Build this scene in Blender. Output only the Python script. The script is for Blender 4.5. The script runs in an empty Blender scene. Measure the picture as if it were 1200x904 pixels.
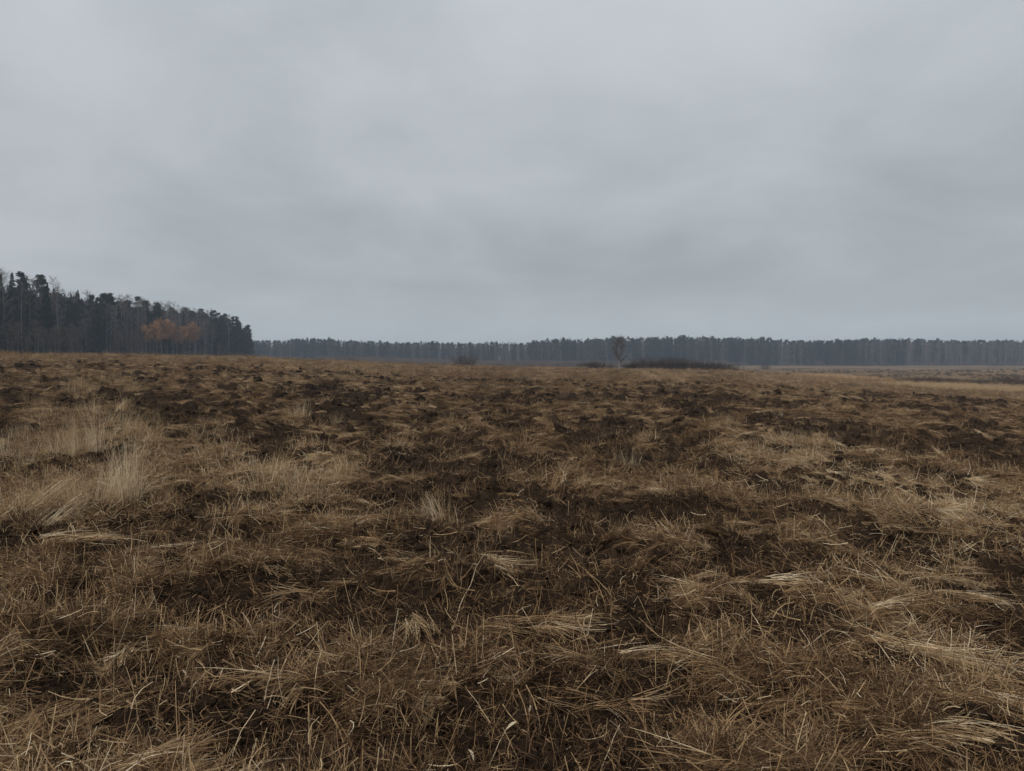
import bpy, math, random
import numpy as np
from math import radians
R = random.Random(7)
rng = np.random.default_rng(11)
scene = bpy.context.scene

# ------------------------------------------------------------------ camera
FPX, HORIZ = 906.0, 422.0          # focal length and eye-level row, in photo pixels (1200 wide)
EYE = 1.6
cd = bpy.data.cameras.new('camera'); cam = bpy.data.objects.new('camera', cd)
scene.collection.objects.link(cam); scene.camera = cam
cd.sensor_width = 36.0; cd.lens = 36.0 * FPX / 1200.0
cd.clip_start = 0.05; cd.clip_end = 6000
PITCH = math.atan((452 - HORIZ) / FPX)
cam.location = (0, 0, EYE); cam.rotation_euler = (math.pi/2 - PITCH, 0, 0)

# ------------------------------------------------------------------ world: overcast sky
SUN_EL, SUN_AZ = radians(46), radians(-140)       # veiled sun behind and to the left
world = bpy.data.worlds.new('World'); scene.world = world; world.use_nodes = True
nt = world.node_tree; nt.nodes.clear(); N = nt.nodes.new; L = nt.links.new
out = N('ShaderNodeOutputWorld')
sky = N('ShaderNodeTexSky'); sky.sky_type = 'NISHITA'; sky.sun_disc = False
sky.sun_elevation = SUN_EL; sky.sun_rotation = SUN_AZ
bg_sky = N('ShaderNodeBackground'); bg_sky.inputs['Strength'].default_value = 0.06
L(sky.outputs[0], bg_sky.inputs['Color'])
tc = N('ShaderNodeTexCoord'); sep = N('ShaderNodeSeparateXYZ'); L(tc.outputs['Generated'], sep.inputs[0])
def mth(op, a, b=None, c=None):
    n = N('ShaderNodeMath'); n.operation = op
    for i, v in enumerate((a, b, c)):
        if v is None: continue
        if isinstance(v, (int, float)): n.inputs[i].default_value = v
        else: L(v, n.inputs[i])
    return n.outputs[0]
zc = mth('ADD', mth('MAXIMUM', sep.outputs[2], 0.0), 0.24)
comb = N('ShaderNodeCombineXYZ')
L(mth('DIVIDE', sep.outputs[0], zc), comb.inputs[0]); L(mth('DIVIDE', sep.outputs[1], zc), comb.inputs[1])
def cloud_noise(scale, detail, rough, sx, sy, off, dist=0.3):
    mp = N('ShaderNodeMapping'); mp.inputs['Scale'].default_value = (sx, sy, 1); mp.inputs['Location'].default_value = off
    L(comb.outputs[0], mp.inputs[0])
    nz = N('ShaderNodeTexNoise'); nz.inputs['Scale'].default_value = scale; nz.inputs['Detail'].default_value = detail
    nz.inputs['Roughness'].default_value = rough; nz.inputs['Distortion'].default_value = dist
    L(mp.outputs[0], nz.inputs['Vector']); return nz.outputs[0]
n1 = cloud_noise(0.42, 3, 0.45, 1.0, 0.9, (7.7, 13.1, 0), 0.2)
n2 = cloud_noise(1.5, 6, 0.55, 0.9, 0.8, (4.5, 3.4, 0), 0.35)
mixn = mth('ADD', mth('MULTIPLY', n1, 0.6), mth('MULTIPLY', n2, 0.4))
ramp = N('ShaderNodeValToRGB'); e = ramp.color_ramp.elements
ramp.color_ramp.interpolation = 'B_SPLINE'
e[0].position = 0.40; e[0].color = (0.345, 0.376, 0.402, 1)
e[1].position = 0.61; e[1].color = (0.53, 0.562, 0.598, 1)
m1 = ramp.color_ramp.elements.new(0.5); m1.color = (0.428, 0.460, 0.492, 1)
L(mixn, ramp.inputs[0])
# pale, slightly bluer band low over the horizon
hz = N('ShaderNodeMapRange'); hz.inputs[1].default_value = 0.0; hz.inputs[2].default_value = 0.15
hz.inputs[3].default_value = 0.65; hz.inputs[4].default_value = 0.0; hz.interpolation_type = 'SMOOTHSTEP'
L(sep.outputs[2], hz.inputs[0])
mixh = N('ShaderNodeMix'); mixh.data_type = 'RGBA'
L(hz.outputs[0], mixh.inputs[0]); L(ramp.outputs[0], mixh.inputs[6]); mixh.inputs[7].default_value = (0.50, 0.553, 0.588, 1)
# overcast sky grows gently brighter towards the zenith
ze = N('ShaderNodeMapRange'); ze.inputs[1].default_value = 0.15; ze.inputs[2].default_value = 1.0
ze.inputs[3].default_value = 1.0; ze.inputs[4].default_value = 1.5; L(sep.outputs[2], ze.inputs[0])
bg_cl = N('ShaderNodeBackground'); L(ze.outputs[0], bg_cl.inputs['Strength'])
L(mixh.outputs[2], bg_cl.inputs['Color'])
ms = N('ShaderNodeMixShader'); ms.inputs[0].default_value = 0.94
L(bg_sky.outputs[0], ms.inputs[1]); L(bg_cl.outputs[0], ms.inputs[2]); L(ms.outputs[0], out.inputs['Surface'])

sd = bpy.data.lights.new('sun', 'SUN'); sun = bpy.data.objects.new('sun', sd); scene.collection.objects.link(sun)
sd.energy = 1.5; sd.angle = radians(50); sd.color = (1.0, 0.96, 0.90)
sun.rotation_euler = (math.pi/2 - SUN_EL, 0, math.pi - SUN_AZ)
scene.view_settings.view_transform = 'Standard'; scene.view_settings.look = 'None'
scene.view_settings.exposure = 0.0; scene.view_settings.gamma = 1.0
scene.view_settings.use_curve_mapping = False

# ------------------------------------------------------------------ helpers
def tag(o, label=None, cat=None, group=None, kind=None):
    if label: o['label'] = label
    if cat: o['category'] = cat
    if group: o['group'] = group
    if kind: o['kind'] = kind
    return o

def link(name, mesh, parent=None):
    o = bpy.data.objects.new(name, mesh); scene.collection.objects.link(o)
    if parent is not None: o.parent = parent
    return o

def hash2(ix, iy, seed):
    h = (ix.astype(np.int64) * 374761393 + iy.astype(np.int64) * 668265263 + seed * 2147483647 // 7) & 0xffffffff
    h = ((h ^ (h >> 13)) * 1274126177) & 0xffffffff
    h = (h ^ (h >> 16)) & 0xffff
    return h / 65535.0
def vnoise(x, y, seed=0):
    x = np.asarray(x, float); y = np.asarray(y, float)
    ix = np.floor(x); iy = np.floor(y); fx = x - ix; fy = y - iy
    fx = fx*fx*fx*(fx*(fx*6-15)+10); fy = fy*fy*fy*(fy*(fy*6-15)+10)
    a = hash2(ix, iy, seed); b = hash2(ix+1, iy, seed); c = hash2(ix, iy+1, seed); d = hash2(ix+1, iy+1, seed)
    return (a + (b-a)*fx + (c-a)*fy + (a-b-c+d)*fx*fy) * 2 - 1
def fbm(x, y, sc, oct=3, seed=0, gain=0.5):
    v = 0; a = 1; t = 0
    for k in range(oct):
        ca, sa = math.cos(0.7*k+0.3), math.sin(0.7*k+0.3)
        xx = (x*ca - y*sa)/sc; yy = (x*sa + y*ca)/sc
        v = v + a*vnoise(xx + 17.3*k, yy - 9.1*k, seed + k*13); t += a; a *= gain; sc = sc/2.03
    return v/t
def sstep(a, b, x):
    t = np.clip((x-a)/(b-a), 0, 1); return t*t*(3-2*t)

# ------------------------------------------------------------------ terrain
T_PX = np.array([-500, 0, 150, 300, 400, 500, 600, 700, 780, 850, 900, 1000, 1100, 1200, 1700], float)
T_YC = np.array([412, 415, 416.6, 419.8, 424.0, 427.4, 430.0, 432.2, 433.6, 435.0, 439, 446, 453, 458, 466], float)
T_DC = np.array([95, 95, 100, 110, 125, 140, 150, 150, 145, 138, 132, 122, 118, 115, 115], float)
T_ZC = EYE - (T_YC - HORIZ)/FPX*T_DC
T_ZF = np.array([2.2, 2.2, 2.2, 1.8, 0.6, -1.5, -3.0, -3.0, -3.0, -3.0, -3, -3.0, -3.0, -3.0, -3.0], float)
T_U = (T_PX - 600)/FPX
def macro(x, y):
    th = np.arctan2(x, y); tcx = np.clip(th, -0.9, 0.9)
    r = np.hypot(x, y); u = np.tan(tcx); d = r*np.cos(tcx)
    back = sstep(0.9, 2.2, np.abs(th))
    dc = np.interp(u, T_U, T_DC); zc_ = np.interp(u, T_U, T_ZC); zf = np.interp(u, T_U, T_ZF)
    t = np.clip(d/dc, 0, 1); s = 0.5*t*t*(3-2*t) + 0.5*t
    z = zc_*s*(1-back)
    z = z + (zf - z)*sstep(0, 1, (d-dc)/90)
    return z

def pix(px, py):
    """photo pixel -> point on the smooth ground"""
    u = (px-600)/FPX; v = (py-452)/FPX
    dy = math.cos(PITCH) - v*math.sin(PITCH); dz = -math.sin(PITCH) - v*math.cos(PITCH)
    t = 2.0
    while t < 900:
        x, y, z = u*t, dy*t, EYE + dz*t
        if z <= float(macro(np.array(x), np.array(y))): return (x, y)
        t *= 1.004
    return (x, y)

# bare, dark churned soil spots read off the field: (px, py, half width px, half height px, strength)
BARE = [(940,722,60,26,1),(900,652,55,22,1),(1030,632,40,20,.9),(225,706,38,12,1),(75,792,42,22,.9),(165,862,70,22,1),
 (300,800,50,14,.6),(60,735,30,12,.6),(510,491,26,6,1),(560,549,16,7,1),(730,541,20,7,1),(430,650,45,20,.7),(560,640,50,16,.7),
 (690,690,60,22,.7),(450,700,50,20,.6),(470,540,40,10,.8),(505,580,60,16,.8),(330,520,30,7,.7),(120,470,50,10,.8),(75,480,30,7,.8),
 (45,510,26,7,.8),(90,545,60,8,.6),(250,485,60,8,.7),(380,460,45,6,.7),(390,480,50,6,.7),(850,470,60,5,.7),(940,500,60,8,.8),(1050,520,60,9,.7),
 (1150,535,40,8,.8),(790,545,60,9,.6),(810,600,70,14,.7),(880,560,50,10,.6),(660,500,70,6,.6),(620,470,60,5,.6),(740,470,50,4,.6),
 (1000,575,50,10,.6),(1120,590,50,10,.5),(840,820,70,30,.8),(1150,870,50,26,.9),(780,880,60,20,.7),(20,640,30,16,.8),(90,650,50,14,.6),
 (130,500,50,6,.6),(180,470,30,5,.8),(1130,650,60,14,.6),(620,880,60,14,.5),(640,760,50,14,.6),(30,880,40,16,.8),(1180,630,30,14,.6),
 (660,545,30,7,.7),(610,560,40,8,.6),(560,525,30,5,.6),(1130,470,40,3,.7),(1060,475,30,3,.6),(975,468,30,3,.5),
 (705,605,60,12,.8),(540,470,40,4,.6),(300,640,40,9,.5),(355,580,40,9,.5),(250,560,30,7,.7),(235,590,30,9,.7),(150,610,30,12,.6)]
BW = []
for (px, py, hw, hh, st) in BARE:
    x0, y0 = pix(px, py); ya = pix(px, py-hh)[1]; yb = pix(px, min(py+hh, 1000))[1]
    BW.append((x0, (ya+yb)/2, hw/FPX*y0, abs(ya-yb)/2, st))
def plainmask(x, y): return sstep(100, 114, y)*sstep(0.24, 0.40, x/np.maximum(y, 1))
def bare(x, y):
    x = np.asarray(x, float); y = np.asarray(y, float); d = np.hypot(x, y)
    wx = x + 0.25*fbm(x, y, 0.9, 2, 71)*np.clip(d/6, .6, 4); wy = y + 0.4*fbm(x, y, 1.3, 2, 72)*np.clip(d/6, .6, 6)
    k = np.clip(d/18, 1, 1.7)
    v = 0.9*fbm(wx/k, wy/k, 0.55, 3, 5, .6) + (0.40 - 0.22*sstep(10, 20, d))*fbm(wx/k, wy/k, 2.2, 2, 6) + 0.09 + 0.20*sstep(12, 6, d) - 0.19*sstep(14, 26, d) - 0.22*sstep(70, 110, d) - 0.10*sstep(-0.2, -0.5, x/np.maximum(y, 1))*sstep(16, 8, d)
    b = sstep(-0.04, 0.14, v)*0.97
    for (cx, cy, a, c, st) in BW:
        q = ((wx-cx)/a)**2 + ((wy-cy)/c)**2
        b = np.maximum(b, min(1, st*(1.2 if cy < 14 else 0.85))*(1-sstep(1.1, 2.8, q)))
    return b*(1-plainmask(x, y))

def micro(x, y, cell=0.0):
    d = np.hypot(x, y)
    def w(s): return 1 - sstep(0.25*s, 0.9*s, cell) if np.ndim(cell) else 1.0
    b = bare(x, y)
    r1 = 1 - np.abs(fbm(x, y, 1.5, 2, 21))*2
    h = 0.075*r1*w(1.5)
    h = h + 0.11*fbm(x, y, 0.75, 2, 31)*w(0.75)
    h = h + (0.045 + 0.085*b)*fbm(x, y, 0.26, 3, 41)*w(0.26)
    h = h + (0.006 + 0.035*b)*fbm(x, y, 0.09, 2, 43)*w(0.09)
    h = h - 0.085*b
    far = sstep(18, 60, d)
    h = h + far*0.15*fbm(x, y, 2.2, 3, 51) + far*0.08*fbm(x, y, 9, 2, 52)
    far2 = sstep(120, 260, d)
    h = h + far2*0.35*fbm(x, y, 28, 2, 53)
    return h - 0.03
def ground(x, y): return macro(x, y) + micro(x, y)

def arr_mesh(name, V, F, mats=(), fmat=None, smooth=False):
    """V (n,3), F (m,k) arrays"""
    me = bpy.data.meshes.new(name); V = np.asarray(V, np.float32); F = np.asarray(F, np.int32)
    k = F.shape[1]
    me.vertices.add(len(V)); me.vertices.foreach_set('co', V.ravel())
    me.loops.add(F.size); me.loops.foreach_set('vertex_index', F.ravel())
    me.polygons.add(len(F)); me.polygons.foreach_set('loop_start', np.arange(0, F.size, k, dtype=np.int32))
    if fmat is not None: me.polygons.foreach_set('material_index', np.asarray(fmat, np.int32))
    me.polygons.foreach_set('use_smooth', np.full(len(F), bool(smooth)))
    for m in mats: me.materials.append(m)
    me.update(calc_edges=True); return me

# ------------------------------------------------------------------ materials
def new_mat(name):
    m = bpy.data.materials.new(name); m.use_nodes = True
    t = m.node_tree; t.nodes.clear()
    o = t.nodes.new('ShaderNodeOutputMaterial'); b = t.nodes.new('ShaderNodeBsdfPrincipled')
    b.inputs['Roughness'].default_value = 0.85; b.inputs['Specular IOR Level'].default_value = 0.02
    t.links.new(b.outputs[0], o.inputs[0]); return m, t, b
def noise_col(t, scale, c0, c1, p0=0.35, p1=0.65, detail=4, coord='Object', vec=None):
    if vec is None:
        c = t.nodes.new('ShaderNodeTexCoord'); vec = c.outputs[coord]
    n = t.nodes.new('ShaderNodeTexNoise'); n.inputs['Scale'].default_value = scale; n.inputs['Detail'].default_value = detail
    t.links.new(vec, n.inputs['Vector'])
    r = t.nodes.new('ShaderNodeValToRGB'); r.color_ramp.elements[0].position = p0; r.color_ramp.elements[1].position = p1
    r.color_ramp.elements[0].color = (*c0, 1); r.color_ramp.elements[1].color = (*c1, 1)
    t.links.new(n.outputs[0], r.inputs[0]); return r.outputs[0], n
def mul(t, a, b, fac=1.0):
    m = t.nodes.new('ShaderNodeMix'); m.data_type = 'RGBA'; m.blend_type = 'MULTIPLY'; m.inputs[0].default_value = fac
    t.links.new(a, m.inputs[6]); t.links.new(b, m.inputs[7]); return m.outputs[2]

# ground: albedo attribute times fine grain
mat_ground, t, b = new_mat('field_soil')
at = t.nodes.new('ShaderNodeAttribute'); at.attribute_name = 'albedo'
c1, n_ = noise_col(t, 9.0, (0.45, 0.43, 0.42), (1.5, 1.48, 1.42), 0.3, 0.7, 8)
c2, n2_ = noise_col(t, 0.9, (0.72, 0.70, 0.68), (1.25, 1.25, 1.22), 0.3, 0.7, 6)
t.links.new(mul(t, mul(t, at.outputs['Color'], c1), c2), b.inputs['Base Color'])
bp = t.nodes.new('ShaderNodeBump'); bp.inputs['Strength'].default_value = 0.8; bp.inputs['Distance'].default_value = 0.03
nb = t.nodes.new('ShaderNodeTexNoise'); nb.inputs['Scale'].default_value = 22; nb.inputs['Detail'].default_value = 8; nb.inputs['Roughness'].default_value = 0.7
tcn = t.nodes.new('ShaderNodeTexCoord'); t.links.new(tcn.outputs['Object'], nb.inputs['Vector'])
t.links.new(nb.outputs[0], bp.inputs['Height']); t.links.new(bp.outputs[0], b.inputs['Normal'])

def straw_mat(name, stops, rough=0.75, instanced=True, transl=0.12):
    """colour picked by a per-blade shade attribute shifted by a per-tuft tone"""
    m, t, b = new_mat(name)
    a = t.nodes.new('ShaderNodeAttribute'); a.attribute_name = 'shade'
    src = a.outputs['Fac']
    if instanced:
        a2 = t.nodes.new('ShaderNodeAttribute'); a2.attribute_name = 'tone'; a2.attribute_type = 'INSTANCER'
        ad = t.nodes.new('ShaderNodeMath'); ad.operation = 'ADD'
        t.links.new(src, ad.inputs[0]); t.links.new(a2.outputs['Fac'], ad.inputs[1]); src = ad.outputs[0]
    r = t.nodes.new('ShaderNodeValToRGB'); cr = r.color_ramp
    cr.elements[0].position = stops[0][0]; cr.elements[0].color = (*stops[0][1], 1)
    cr.elements[1].position = stops[-1][0]; cr.elements[1].color = (*stops[-1][1], 1)
    for p, c in stops[1:-1]:
        q = cr.elements.new(p); q.color = (*c, 1)
    t.links.new(src, r.inputs[0])
    g, _ = noise_col(t, 14, (0.62, 0.60, 0.58), (1.2, 1.2, 1.2), 0.3, 0.7, 3)
    col = mul(t, r.outputs[0], g); t.links.new(col, b.inputs['Base Color'])
    b.inputs['Roughness'].default_value = rough; b.inputs['Specular IOR Level'].default_value = 0.06
    if transl:
        tr = t.nodes.new('ShaderNodeBsdfTranslucent'); t.links.new(col, tr.inputs[0])
        mx = t.nodes.new('ShaderNodeMixShader'); mx.inputs[0].default_value = transl
        t.links.new(b.outputs[0], mx.inputs[1]); t.links.new(tr.outputs[0], mx.inputs[2])
        o = [n for n in t.nodes if n.type == 'OUTPUT_MATERIAL'][0]; t.links.new(mx.outputs[0], o.inputs[0])
    return m
STRAW = [(0.0, (0.036, 0.021, 0.0125)), (0.25, (0.124, 0.071, 0.038)), (0.5, (0.345, 0.211, 0.106)), (0.75, (0.58, 0.412, 0.228)), (1.0, (0.80, 0.66, 0.46))]
mat_straw = straw_mat('dry_straw', STRAW)
mat_straw_one = straw_mat('dry_straw_single', STRAW, instanced=False)

mat_clod, t, b = new_mat('peaty_clod')
c, n = noise_col(t, 30, (0.017, 0.011, 0.0078), (0.078, 0.052, 0.034), 0.3, 0.75, 8)
t.links.new(c, b.inputs['Base Color']); b.inputs['Roughness'].default_value = 1.0; b.inputs['Specular IOR Level'].default_value = 0.0
bp = t.nodes.new('ShaderNodeBump'); bp.inputs['Strength'].default_value = 0.9; bp.inputs['Distance'].default_value = 0.012
t.links.new(n.outputs[0], bp.inputs['Height']); t.links.new(bp.outputs[0], b.inputs['Normal'])

def simple(name, c0, c1, scale=3, rough=0.9, transl=0.0):
    m, t, b = new_mat(name)
    c, n = noise_col(t, scale, c0, c1, 0.3, 0.7, 4); b.inputs['Roughness'].default_value = rough
    oi = t.nodes.new('ShaderNodeObjectInfo')
    mr = t.nodes.new('ShaderNodeMapRange'); mr.inputs[3].default_value = 0.75; mr.inputs[4].default_value = 1.25
    t.links.new(oi.outputs['Random'], mr.inputs[0])
    cb = t.nodes.new('ShaderNodeCombineColor')
    for i in range(3): t.links.new(mr.outputs[0], cb.inputs[i])
    t.links.new(mul(t, c, cb.outputs[0]), b.inputs['Base Color']); return m
mat_spruce = simple('spruce_needles', (0.012, 0.016, 0.009), (0.040, 0.047, 0.026), 0.8)
mat_pine = simple('pine_needles', (0.014, 0.018, 0.010), (0.048, 0.055, 0.032), 0.8)
mat_pbark = simple('conifer_bark', (0.05, 0.035, 0.027), (0.11, 0.075, 0.055), 2)
mat_bbark = simple('birch_bark', (0.14, 0.135, 0.13), (0.36, 0.35, 0.335), 1.6)
mat_twig = simple('bare_twigs', (0.10, 0.082, 0.073), (0.23, 0.19, 0.168), 1.2)
mat_fbark = simple('distant_birch_bark', (0.14, 0.13, 0.125), (0.34, 0.325, 0.31), 0.5)
mat_rust = simple('rust_leaves', (0.32, 0.165, 0.072), (0.58, 0.32, 0.145), 0.9)
mat_olive = simple('brown_twigs', (0.085, 0.063, 0.047), (0.21, 0.152, 0.108), 1.2)

mat_dkbrush = simple('dark_brush', (0.03, 0.022, 0.018), (0.085, 0.060, 0.045), 1.2)

# ------------------------------------------------------------------ ground sheet
ang = np.concatenate([np.linspace(-math.pi, -0.80, 46)[:-1], np.linspace(-0.80, 0.80, 500), np.linspace(0.80, math.pi, 46)[1:-1]])
rad = [0.15, 0.5, 1.0, 1.5]; r_ = 1.9
while r_ < 30: rad.append(r_); r_ *= 1.0085
while r_ < 1500: rad.append(r_); r_ *= 1.019
rad = np.array(rad); NA, NR = len(ang), len(rad)
AA, RR = np.meshgrid(ang, rad)
GX = RR*np.sin(AA); GY = RR*np.cos(AA)
cellr = np.gradient(rad)[:, None]*np.ones_like(AA)
side = np.abs(AA) > 0.82
cellr = np.where(side, RR*0.055, cellr*0.75)
GZ = macro(GX, GY) + micro(GX, GY, cellr)
V = np.stack([GX, GY, GZ], -1).reshape(-1, 3)
i = np.arange(NR-1)[:, None]*NA; j = np.arange(NA)[None, :]; j2 = (j+1) % NA
F = np.stack([i+j, i+j2, i+NA+j2, i+NA+j], -1).reshape(-1, 4)[:, ::-1]
me = arr_mesh('ground', V, F, [mat_ground], smooth=True)
# albedo: soil / thatch / dry grass, and the far plain's bands of sedge
def ground_albedo(x, y):
    d = np.hypot(x, y); b_ = bare(x, y)
    soil = np.array([0.034, 0.0225, 0.015]); thatch = np.array([0.062, 0.038, 0.024]); dry = np.array([0.22, 0.150, 0.090])
    cover = sstep(-0.4, 0.5, fbm(x, y, 5, 3, 81))
    farw = sstep(12, 70, d)
    base = thatch[None]*(1-(cover*farw)[:, None]) + dry[None]*(cover*farw)[:, None]
    base = base*(0.72 + 0.28*farw)[:, None]
    k = np.clip(d/25, 1, 8)
    cl = sstep(0.0, 0.5, fbm(x/k, y/k, 1.3, 3, 83))*farw*0.65
    bb = np.maximum(b_, cl)[:, None]
    col = base*(1-bb) + soil[None]*bb
    u = x/np.maximum(y, 1)
    plain = plainmask(x, y) + sstep(170, 230, y)*(u > 0); plain = np.clip(plain, 0, 1)
    br = np.array([0.22, 0.155, 0.095]); dk = np.array([0.10, 0.069, 0.045]); gold = np.array([0.38, 0.24, 0.11])
    band = np.clip(sstep(-0.1, 0.35, fbm(x/6, y, 18, 3, 91)) + 0.8*fbm(x/3, y, 4, 3, 93), 0, 1)
    pc = br[None]*(1-band[:, None]) + dk[None]*band[:, None]
    gb = np.exp(-((u-0.425)/.05)**2 - ((y-150)/12)**2)*.8 + np.exp(-((u-.60)/.09)**2 - ((y-110)/7)**2)*.7; gb = np.clip(gb*(1+fbm(x/3, y, 6, 2, 92)), 0, 1)
    pc = pc*(1-gb[:, None]) + gold[None]*gb[:, None]
    return col*(1-plain[:, None]) + pc*plain[:, None]
alb = ground_albedo(V[:, 0].astype(float), V[:, 1].astype(float))
ca = me.color_attributes.new('albedo', 'FLOAT_COLOR', 'POINT')
ca.data.foreach_set('color', np.concatenate([alb, np.ones((len(alb), 1))], 1).astype(np.float32).ravel())
tag(link('ground', me), kind='structure', label='churned brown field of peaty soil and matted dead grass')

# ------------------------------------------------------------------ ribbons (blades, stalks, twigs)
def ribbons(P, az, el, length, width, K=4, daz=None, de=None, roll=None, taper=0.25, zmin=None):
    n = len(az); daz = np.zeros(n) if daz is None else daz; de = np.zeros(n) if de is None else de
    roll = np.zeros(n) if roll is None else roll
    pts = np.zeros((n, K+1, 3)); wv = np.zeros((n, K+1, 3)); p = P.copy(); pts[:, 0] = p
    for k in range(K+1):
        f = k/K; a = az + daz*f; e_ = el + de*f
        d = np.stack([np.cos(e_)*np.cos(a), np.cos(e_)*np.sin(a), np.sin(e_)], -1)
        s = np.stack([-np.sin(a), np.cos(a), np.zeros(n)], -1); upv = np.cross(s, d)
        wv[:, k] = (s*np.cos(roll)[:, None] - upv*np.sin(roll)[:, None])*(width*(1-(1-taper)*f)*0.5)[:, None]
        if k < K:
            p = p + d*(length/K)[:, None]
            if zmin is not None: p[:, 2] = np.maximum(p[:, 2], zmin)
            pts[:, k+1] = p
    V = np.stack([pts - wv, pts + wv], 2).reshape(-1, 3)
    b0 = (np.arange(n)*(K+1)*2)[:, None] + (np.arange(K)*2)[None, :]
    F = np.stack([b0, b0+1, b0+3, b0+2], -1).reshape(-1, 4)
    return V, F
def blade_mesh(name, parts, mat, smooth=False):
    """parts: list of (V, F, shade-per-blade, verts-per-blade)"""
    Vs, Fs, Ss, o = [], [], [], 0
    for V, F, sh, vp in parts:
        Vs.append(V); Fs.append(F+o); Ss.append(np.repeat(sh, vp)); o += len(V)
    me = arr_mesh(name, np.concatenate(Vs), np.concatenate(Fs), [mat], smooth=smooth)
    at = me.attributes.new('shade', 'FLOAT', 'POINT'); at.data.foreach_set('value', np.concatenate(Ss).astype(np.float32))
    return me
G = lambda n, s: rng.normal(0, s, n)
U = lambda n, a, b_: rng.uniform(a, b_, n)

def mat_tuft(n=110, ln=(0.16, 0.5), spread=0.28, wid=(0.003, 0.0075), arch=0.35, rad=(0.15, 0.10), locks=6):
    """flattened sheaf lying along +x, made of a few locks whose blades bend and shade together"""
    li = rng.integers(0, locks, n); U2 = lambda a, b_: U(locks, a, b_)
    cx, cy, cz = G(locks, rad[0]) - 0.1, G(locks, rad[1]), U2(0.0, 0.035)
    laz, lcur, ltone, lel, llen = G(locks, spread*1.3), G(locks, 0.7), G(locks, .13), U2(0, arch), U2(.65, 1.1)
    P = np.stack([cx[li] + G(n, .03), cy[li] + G(n, .022), np.abs(cz[li] + G(n, .008))], -1)
    le = U(n, *ln)*llen[li]; e0 = lel[li] + G(n, .07)
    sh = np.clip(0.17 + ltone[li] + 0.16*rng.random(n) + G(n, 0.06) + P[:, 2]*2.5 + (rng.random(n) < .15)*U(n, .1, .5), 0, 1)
    az = laz[li] + G(n, spread*.35) + np.where(rng.random(n) < 0.12, G(n, 1.2), 0)
    V, F = ribbons(P, az, e0, le, U(n, *wid), 5, lcur[li] + G(n, 0.22), -e0*2.1 + G(n, 0.12), U(n, -0.9, 0.9), 0.3, -0.01)
    return V, F, sh, 12
def litter(n=90, R0=0.28, ln=(0.04, 0.20), wid=(0.0025, 0.006)):
    """short broken stems in every direction"""
    P = np.stack([G(n, R0*.6), G(n, R0*.6), U(n, 0.0, 0.04)], -1)
    le = U(n, *ln)*U(n, .6, 1.1); e0 = np.abs(G(n, 0.3)); sh = np.clip(0.16 + 0.25*rng.random(n) + G(n, 0.09) + (rng.random(n) < .2)*U(n, .1, .55), 0, 1)
    V, F = ribbons(P, U(n, 0, 6.283), e0, le, U(n, *wid), 3, G(n, 0.4), G(n, 0.4), U(n, -1, 1), 0.6, -0.015)
    return V, F, sh, 8
def stalks(n=14, R0=0.14, ln=(0.08, 0.26), lean=0.5):
    P = np.stack([G(n, R0), G(n, R0), U(n, -0.02, 0.0)], -1)
    le = U(n, *ln); e0 = math.pi/2 - np.abs(G(n, lean)); sh = np.clip(0.50 + 0.3*rng.random(n), 0, 1)
    V, F = ribbons(P, U(n, 0, 6.283), e0, le, U(n, 0.003, 0.0065), 3, G(n, 0.3), G(n, 0.5), U(n, -1, 1), 0.7)
    return V, F, sh, 8
def wisp(n=120, h=(0.3, 0.65), R0=0.07, lean=0.17, bias=0.0, droop=0.5, wid=(0.0018, 0.004), tone=0.55, az0=None):
    P = np.stack([G(n, R0), G(n, R0), np.full(n, -0.02)], -1)
    az = np.arctan2(P[:, 1], P[:, 0]) + G(n, 0.8) if az0 is None else az0 + G(n, 0.35)
    e0 = math.pi/2 - np.abs(G(n, lean)) - bias; le = U(n, *h)
    V, F = ribbons(P, az, e0, le, U(n, *wid), 5, G(n, 0.3), -np.abs(G(n, droop)), U(n, -1.5, 1.5), 0.25)
    return V, F, np.clip(tone + G(n, 0.15), 0, 1), 12

src = {}
def source(kind, meshes):
    col = bpy.data.collections.new(kind + '_shapes')
    for k, m in enumerate(meshes):
        o = bpy.data.objects.new('%s_shape_%02d' % (kind, k), m); col.objects.link(o)
    src[kind] = (col, len(meshes))
source('mat', [blade_mesh('mat', [mat_tuft(120, spread=s, arch=a), litter(20)], mat_straw) for s, a in
               ((.16, .3), (.25, .4), (.35, .3), (.22, .6), (.5, .45), (.3, .25), (.12, .35))])
source('litter', [blade_mesh('litter', [litter(n), stalks(4)], mat_straw) for n in (70, 110, 90, 60, 120)])
source('stubble', [blade_mesh('stubble', [stalks(n, r, lean=l), litter(18, .2)], mat_straw) for n, r, l in ((12, .12, .4), (22, .16, .6), (8, .10, .3), (30, .2, .8), (16, .14, .5))])
source('wisp', [blade_mesh('wisp', [wisp(n, h, r, l, droop=dr)], mat_straw) for n, h, r, l, dr in
                ((90, (.2, .45), .07, .2, .5), (140, (.25, .6), .10, .25, .7), (60, (.2, .5), .05, .15, .3), (110, (.15, .4), .12, .4, .9))])

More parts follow.
